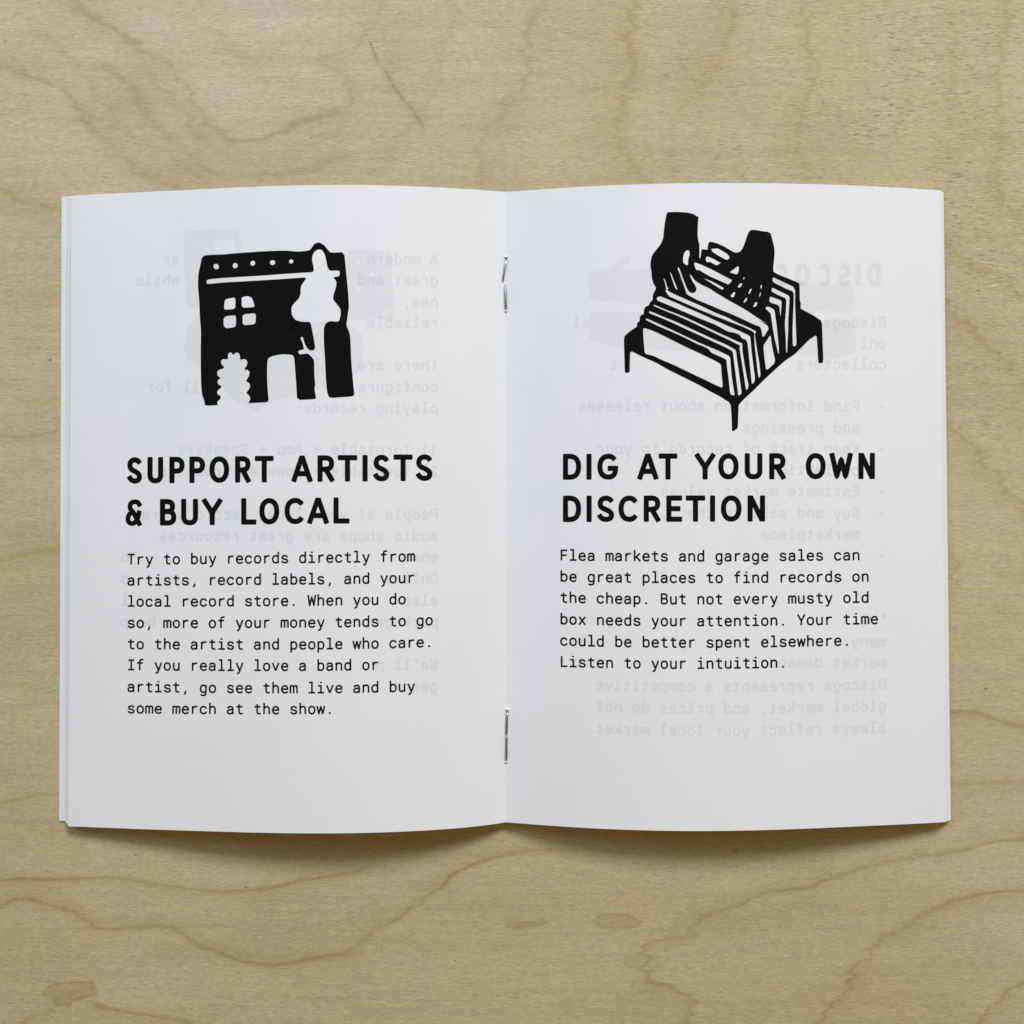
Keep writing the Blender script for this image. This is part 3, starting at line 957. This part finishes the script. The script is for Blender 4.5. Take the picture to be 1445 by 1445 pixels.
shop = [(200, 165), (158, 170), (138, 188), (130, 228), (110, 320), (108, 420), (118, 520), (122, 640), (132, 760), (130, 900), (130, 1050), (133, 1180), (140, 1260), (158, 1310), (163, 1347), (268, 1343),
        (258, 1330), (265, 1310), (285, 1292), (287, 1272), (263, 1260), (258, 1240), (268, 1222), (290, 1207), (290, 1192), (268, 1180), (261, 1160), (268, 1143), (287, 1132), (262, 1112), (258, 1085), (272, 1066), (300, 1059), (316, 1046), (292, 1022), (288, 996), (305, 980), (330, 985), (346, 977), (342, 950), (352, 932), (370, 930), (385, 950), (405, 930), (425, 932), (438, 955), (440, 990), (465, 980), (488, 986), (496, 1010), (490, 1035), (472, 1058), (480, 1066), (500, 1067), (515, 1085), (510, 1112), (495, 1135), (484, 1156), (505, 1165), (519, 1190), (512, 1215), (495, 1235), (487, 1250), (505, 1262), (519, 1285), (515, 1308), (500, 1328),
        (655, 1320), (662, 1300), (653, 1200), (650, 1100), (652, 1000), (660, 975), (690, 958), (770, 943), (845, 947), (862, 965), (870, 1060), (880, 1200), (885, 1303), (1028, 1296), (1034, 1283), (1020, 1210), (1028, 1190), (1020, 1100), (1020, 990), (990, 955), (968, 937), (905, 946), (893, 925), (905, 912), (940, 906), (930, 860), (912, 820), (920, 806), (932, 812), (945, 860), (965, 897), (990, 915), (1015, 912), (1028, 893), (1018, 830), (1005, 760), (990, 690), (920, 690), (870, 675), (845, 640), (840, 580), (860, 545), (900, 508), (912, 470), (915, 410), (962, 341),
        (880, 347), (600, 365), (300, 382), (176, 395), (176, 358), (300, 345), (600, 328), (900, 306), (1014, 300), (1016, 260), (1003, 215), (1003, 180), (1020, 140), (1050, 121), (1080, 125), (1103, 160), (1112, 200), (1122, 255), (1140, 289), (1220, 287), (1218, 332), (1168, 340), (1195, 375), (1190, 420), (1170, 478), (1168, 515), (1190, 542), (1226, 588), (1228, 630), (1212, 690), (1145, 684), (1112, 698), (1095, 735), (1095, 850), (1105, 1000), (1112, 1150), (1120, 1240), (1138, 1288), (1318, 1275), (1335, 1262), (1325, 1170), (1310, 1000), (1302, 800), (1288, 755), (1272, 720), (1282, 640), (1292, 570), (1285, 450), (1270, 300), (1255, 143), (1150, 148), (1130, 130), (1100, 90), (1060, 65), (1020, 78), (985, 130), (900, 140), (780, 130), (600, 138), (430, 150), (300, 162)]
hol = []
for cx, cy, r in ((251, 256, 22), (400, 249, 21), (538, 230, 20), (693, 225, 20), (839, 216, 17)):
    hol.append([(cx + r * math.cos(a) * (1 + .08 * math.sin(2 * a + cx)), cy + r * math.sin(a)) for a in np.linspace(0, 2 * math.pi, 14, endpoint=False)])
hol += [soften(h_, 2, .14) for h_ in ([(316, 530), (330, 510), (402, 497), (402, 588), (312, 596)], [(450, 495), (500, 487), (530, 500), (548, 545), (552, 575), (452, 580)],
                                      [(308, 670), (320, 650), (345, 642), (406, 638), (406, 730), (330, 742), (310, 720)], [(456, 632), (563, 620), (560, 708), (460, 718)])]
v, f = shape_with_holes(z1(soften(shop, 1, .16)), [z1(h_) for h_ in hol], 4.5)
lay('illustration', LEFT, v, f, .05, INK, left_page)['label'] = 'black print of a shop front with a bush and a tree'

# ---- illustration on the right page: two hands flipping through records in a crate on legs
OX = {'A': (870, 290, 10.321), 'B': (970, 320, 10.321), 'C': (1040, 370, 10.321), 'D': (870, 400, 10.321), 'E': (970, 440, 8.5), 'Z': (860, 280, 4.25)}


def zz(spec):
    out, cur = [], None
    for t in spec.split():
        if t in OX:
            cur = OX[t]; continue
        x, y = t.split(',')
        out.append((cur[0] + float(x) / cur[2], cur[1] + float(y) / cur[2]))
    return out


crate = zz('A 740,97 870,93 940,97 1040,103 1130,128 1165,155 1195,163 1188,240 1182,330 1182,450 1190,500 1205,560 1208,640 1205,765 1215,772 1225,740 1237,650 1245,635 1310,645 1325,640 1332,570 1340,540 1365,525 '
           'B 430,240 540,290 640,350 690,375 730,377 775,355 810,300 840,220 870,130 895,70 930,45 980,45 1100,65 1180,75 1215,100 1235,180 1262,290 1270,380 1262,480 1252,570 1252,655 '
           'C 600,180 750,240 850,280 910,310 912,400 915,560 930,600 925,675 1000,715 1120,780 1236,858 Z 1278,860 1283,985 1253,990 1248,900 1242,818 1200,845 1160,885 1110,935 1050,975 1000,1020 930,1085 860,1155 800,1210 774,1240 772,1320 770,1378 740,1397 735,1393 732,1300 726,1228 660,1185 600,1155 540,1120 420,1060 350,1025 280,985 200,950 125,912 122,1000 122,1043 92,1047 90,950 87,850 90,825 125,795 '
           'D 298,628 297,600 305,570 335,550 340,485 360,460 395,445 400,380 420,340 475,315 485,280 525,240 530,160 578,65 A 540,1140 515,1060 510,980 497,900 495,830 510,750 540,690 600,620 650,550 680,470 690,360 705,240 725,140')
holes = ['A 1040,645 1065,670 1065,720 1045,780 1040,870 1010,865 970,830 970,750 985,690 1010,660',
         'A 690,1060 712,1095 740,1190 760,1205 738,1225 D 760,112 850,160 1000,225 1200,312 1445,428 E 470,62 600,130 720,180 828,234 808,262 812,300 835,450 860,600 877,740 870,780 855,792 845,740 830,600 808,420 800,300 803,258 780,232 650,172 520,124 400,76 D 1445,478 1200,378 1000,290 850,225 765,188 710,108 725,95 A 720,1190 700,1110 684,1070',
         'D 583,225 600,195 640,187 680,202 850,272 1000,340 1200,427 1445,540 E 500,175 640,235 752,290 757,330 767,450 790,640 812,800 800,845 775,868 768,820 755,700 735,500 720,370 700,332 655,320 625,275 560,250 480,235 D 1445,602 1200,505 1000,420 850,355 700,292 600,252',
         'D 535,310 560,312 700,375 850,430 1000,490 1200,582 1445,700 E 500,308 600,355 660,378 657,420 667,520 690,660 715,800 735,880 725,920 708,942 697,900 680,780 655,620 635,500 625,440 630,400 600,388 500,338 D 1445,732 1200,615 1000,520 850,455 700,395 545,328',
         'D 470,420 485,402 520,415 700,490 850,550 1000,620 1200,712 1445,825 E 450,385 582,455 590,540 605,640 625,780 650,970 640,990 612,1005 605,960 590,840 570,680 555,560 545,475 450,422 D 1445,864 1200,750 1000,660 850,588 700,522 480,432',
         'D 425,520 445,508 600,580 800,672 1000,765 1200,860 1445,962 E 420,488 512,535 517,620 532,780 550,900 567,1005 515,992 505,900 490,760 475,660 468,572 400,540 280,488 262,455 230,432 D 1150,870 1000,792 800,702 600,617 430,533',
         'D 387,640 560,700 800,820 1000,920 1200,1010 1445,1130 E 402,627 410,740 426,915 340,880 200,810 80,755 0,715 D 800,1170 650,1110 530,1050 415,1025 400,900 390,760',
         'E 997,275 1010,380 1030,480 1056,605 945,708 930,600 915,480 913,400 950,345',
         'A 1075,1002 1100,1035 1150,1100 1250,1160 B 330,900 400,950 600,1070 850,1210 1000,1310 1180,1430 C 300,830 476,945 375,1107 352,970 330,937 250,910 B 722,1306 500,1215 300,1130 130,1060 A 1035,1300 1015,1270 985,1180 950,1080 915,980 888,915 900,900 917,915 945,1000 985,1105 1020,1195 1050,1248 1100,1276 1145,1265 1166,1220 1150,1170 1110,1110 1080,1050 1065,1015',
         'A 778,960 800,1000 840,1100 888,1215 875,1227 855,1200 820,1110 785,1000',
         'B 105,515 200,550 330,610 450,670 550,725 600,750 650,775 635,805 595,842 560,825 500,800 400,755 300,710 220,660 170,628 135,635 115,600 97,540',
         'B 222,744 350,790 460,850 532,890 512,920 440,880 330,810', 'B 350,320 400,318 440,312 500,345 580,395 610,430 610,460 580,485 540,470 450,420 370,370 355,345',
         'B 290,430 380,465 460,515 494,522 440,555 418,562 380,540 330,512 280,515 268,480 270,445', 'B 742,570 750,600 745,650 722,695 680,685 612,662 660,630 710,590',
         'B 825,730 835,745 822,767 810,767', 'B 795,820 798,835 780,870 750,890 733,880 745,850 770,825', 'B 675,950 700,952 690,985 670,1032 625,1015 650,975', 'B 930,895 938,912 905,977 888,975 905,925',
         'B 865,1035 873,1050 855,1085 818,1110 822,1085 845,1045', 'B 1078,840 1086,860 1080,902 1068,902 1062,870', 'B 1065,950 1073,965 1055,1018 1043,1020 1050,985', 'B 990,1095 1021,1100 1005,1150 985,1167 953,1165 975,1130',
         'C 520,215 650,275 847,370 845,600 855,900 868,1210 812,1230 808,1000 815,800 825,600 825,430 700,380 520,290', 'C 510,365 620,420 766,490 762,600 748,800 745,1000 735,1200 730,1315 715,1315 710,1100 695,900 712,700 720,530 600,480 500,425',
         'C 478,498 560,525 652,560 645,650 635,800 625,740 618,650 600,625 470,582', 'C 430,645 470,650 545,690 560,800 575,900 590,1050 605,1200 611,1320 603,1335 580,1250 545,1100 520,950 500,820 490,745 450,710 413,675']
v, f = shape_with_holes(soften(crate, 1, .14), [soften(zz(h_), 1, .16) for h_ in holes], 4.5)
lay('illustration', RIGHT, v, f, .05, INK, right_page)['label'] = 'black print of two hands flipping through records in a crate on legs'


# ---- print of the leaf's other side, showing faintly and mirrored through the paper
def ghost_text(page, rows, x0, adv, parent, amount=(0, 1, 2)):
    lines = []
    for text, y in rows:
        if isinstance(y, tuple):
            y, xs = y
        else:
            xs = x0
        lines.append((text, xs, y, xs - adv * len(text), y))
    for j, hh in zip(amount, (104, 74, 44)):
        V, F = [], []; k = 0
        for ln in lines:
            v_, f_ = text_line(page, *ln, h=hh)
            V.append(v_); F += [tuple(a + k for a in t) for t in f_]; k += len(v_)
        lay('show_through_text', page, np.concatenate(V), F, .010 + .004 * j, SHOW[j], parent, uvspace=True)


ghost_l = [('A modern', 373.6), ('great and', 402.6), ('while', (402.6, 254)), ('new,', 433.2), ('reliable', 463.2), ('er', (373.6, 254)),
           ('There are', 523), ('configura', 553.6), ('well for', (553.6, 308)), ('playing records:', 583.6),
           ('1) Turntable + Amp + Speakers', 642.6), ('2) Turntable + Powered Speakers', 672.8),
           ('People at your local record store', 733), ('audio shops are great resources', 763.4), ('when', 793.6), ('Online', 824), ('also', 854.6), ('package', 885), ('d', (793.6, 183)), ('d', (824, 183)), ('l', (854.6, 183)), ('help', (885, 220)),
           ("We'll p", 945.4), ('gear', 975.8)]
ghost_text(LEFT, ghost_l, 619, 12.74, left_page)
ghost_r = [('Discogs', 462.4), ('al', (462.4, 833)), ('onl', 492), ('collectors', 521.6), ('t', (521.6, 873)), ('-', (580.8, 1250)), ('Find information about releases', (580.8, 1214)), ('and pressings', (611.2, 1214)),
           ('-', (641, 1250)), ('Keep track of records in your', (641, 1214)), ('collection', (670.6, 1214)), ('-', (700.8, 1250)), ('Estimate market values', (700.8, 1214)),
           ('-', (731, 1250)), ('Buy and sell in the', (731, 1214)), ('marketplace', (761.4, 1214)), ('-', (791, 1250)), ('*', (881, 1253)),
           ('many', 913), ('market demand', 942.6), ('Discogs represents a competitive', 973), ('global market, and prices do not', 1003.4), ('always reflect your local market.', 1034)]
ghost_text(RIGHT, ghost_r, 1251.5, 12.86, right_page)
gh = [('D', 1222.7, 1243.5), ('I', 1207.6, 1213.7), ('S', 1182, 1202), ('C', 1153.8, 1173.5), ('O', 1121, 1143.5), ('G', 1092, 1114)]
for j, sw in ((0, 9.2), (1, 7.0), (2, 4.6)):
    d_ = (9.2 - sw) / 2
    v, f = head_line([(c_, a + d_, b - d_, 370.4 + d_, 405.2 - d_) for c_, a, b in gh], sw, mirror=True)
    lay('show_through_heading', RIGHT, v, f, .026 + .002 * j, SHOW[j], right_page)
gh2 = [('O', 968, 996), ('N', 932, 958), ('D', 898, 920), ('I', 880, 888), ('N', 842, 868)]
v, f = head_line([(c_, a, b, 650, 690) for c_, a, b in gh2], 6.0, mirror=True)
lay('show_through_heading', RIGHT, v, f, .033, show_material('show_through_deep', 0.016), right_page)


def ghost_shape(page, outer, holes_, parent):
    v_, f_ = shape_with_holes(soften(outer, 1, .08), [soften(h_, 1, .15) for h_ in holes_], 6)
    lay('show_through_print', page, v_, f_, .006, SHOW_SHAPE, parent)
    cx, cy = np.mean(outer, 0)
    o2 = [(cx + (x - cx) * 1.012, cy + (y - cy) * 1.02) for x, y in outer]
    v_, f_ = shape_with_holes(soften(o2, 1, .08), [soften(h_, 1, .15) for h_ in holes_], 6)
    lay('show_through_print', page, v_, f_, .003, SHOW[0], parent)


ghost_shape(LEFT, [(259, 327), (300, 324), (336, 326), (341, 352), (341, 380), (312, 420), (272, 436), (262, 430)], [[(302, 341), (330, 336), (332, 352), (318, 360), (304, 352)]], left_page)
ghost_shape(LEFT, [(488, 354), (520, 351), (553, 354), (555, 453), (488, 454)], [[(502, 366), (508, 366), (508, 372), (502, 372)], [(538, 366), (544, 366), (544, 372), (538, 372)], [(522, 384), (527, 384), (527, 390), (522, 390)], [(502, 404), (508, 404), (508, 411), (502, 411)], [(540, 438), (546, 438), (546, 444), (540, 444)]], left_page)
ghost_shape(LEFT, [(280, 446), (266, 460), (260, 490), (266, 508), (300, 530), (330, 565), (360, 580), (400, 560), (470, 545), (505, 525), (513, 500), (510, 470), (490, 456), (420, 450), (380, 420), (340, 440)], [[(300, 470), (330, 460), (350, 480), (330, 500), (300, 495)]], left_page)
ghost_shape(RIGHT, [(831, 386), (862, 377), (884, 361), (891, 362), (890, 368), (874, 382), (920, 378), (1010, 385), (1203, 400), (1206, 441), (1020, 444), (832, 424)], [], right_page)
ghost_shape(RIGHT, [(833, 440), (1000, 438), (1205, 452), (1208, 497), (1180, 507), (1000, 500), (876, 491), (860, 486), (833, 481)], [], right_page)


# ------------------------------------------------------------------ staples
def tube(path, r, n=10, flat=0.8, twist=0.0):
    P = np.array(path, float)
    V, F = [], []
    for i, p in enumerate(P):
        d = P[min(i + 1, len(P) - 1)] - P[max(i - 1, 0)]
        d /= np.linalg.norm(d)
        a = np.cross(d, [1, 0, 0]) if abs(d[0]) < .9 else np.cross(d, [0, 1, 0])
        a /= np.linalg.norm(a); b = np.cross(d, a)
        for k in range(n):
            t = 2 * math.pi * k / n
            V.append(p + b * (r * math.cos(t)) + a * (r * flat * math.sin(t)))
    for i in range(len(P) - 1):
        for k in range(n):
            k2 = (k + 1) % n
            F.append((i * n + k, i * n + k2, (i + 1) * n + k2, (i + 1) * n + k))
    F.append(tuple(range(n))[::-1]); F.append(tuple((len(P) - 1) * n + k for k in range(n)))
    return V, F


def staple(y_hole1, tip1, tip2, y_hole2, x1, x2):
    """Inside view: two legs that come up through the fold and are bent flat towards each other."""
    zg = float(LEFT.z(0.0))
    root = None
    zb = zg - 0.85
    a = hit(x1, y_hole1, zg); b = hit(x2, y_hole2, zg)
    crown = [(a[0], a[1], zb)] + [(a[0] + (b[0] - a[0]) * t, a[1] + (b[1] - a[1]) * t, zb) for t in (.33, .66)] + [(b[0], b[1], zb)]
    V, F = tube(crown, .27)
    root = mesh_obj('staple', V, F, STEEL, booklet, smooth=True)
    for (hx, hy), (tx, ty) in (((x1, y_hole1), tip1), ((x2, y_hole2), tip2)):
        h0 = hit(hx, hy, zg); t0 = hit(tx, ty, zg)
        pts = []
        for s_, z in ((0, -.80), (0, -.3), (0.0, .12), (.04, .42), (.12, .66), (.30, .78), (.55, .74), (.8, .62), (.95, .50), (1.0, .46)):
            pts.append((h0[0] + (t0[0] - h0[0]) * s_, h0[1] + (t0[1] - h0[1]) * s_, zg + z))
        V, F = tube(pts, .27, flat=.8)
        lg = mesh_obj('leg', V, F, STEEL, root, smooth=True)
    # torn paper lips where the wire comes through
    for hx, hy, s_ in ((x1, y_hole1 - 2.2, 1), (x2, y_hole2 + 2.2, -1)):
        c0 = hit(hx, hy, zg)
        V, F = [], []
        n = 9
        for k in range(n + 1):
            t = math.pi * k / n
            rr = .62 * (1 + .15 * math.sin(5 * t + hy))
            x = c0[0] + rr * math.cos(t); y = c0[1] + s_ * (rr * math.sin(t) * .8)
            V += [(x, y, zg + .10 + .55 * abs(math.cos(t)) * 0), (c0[0] + (x - c0[0]) * .5, c0[1] + (y - c0[1]) * .5, zg + .50 + .08 * math.sin(3 * t)), (c0[0] + (x - c0[0]) * .35, c0[1] + (y - c0[1]) * .35 - s_ * .1, zg + .30)]
        for k in range(n):
            F += [(3 * k, 3 * k + 3, 3 * k + 4, 3 * k + 1), (3 * k + 1, 3 * k + 4, 3 * k + 5, 3 * k + 2)]
        mesh_obj('paper_lip', V, F, PAPER, root, smooth=True)
    return root


s1 = staple(366, (709.6, 397.5), (713.0, 403), 436, 714.6, 714.0)
s1['label'] = 'upper staple, its top leg bent slightly askew'
s2 = staple(1004, (714.6, 1036), (715.0, 1038.5), 1072, 716.0, 714.6)
s2['label'] = 'lower staple with both legs bent flat in line'
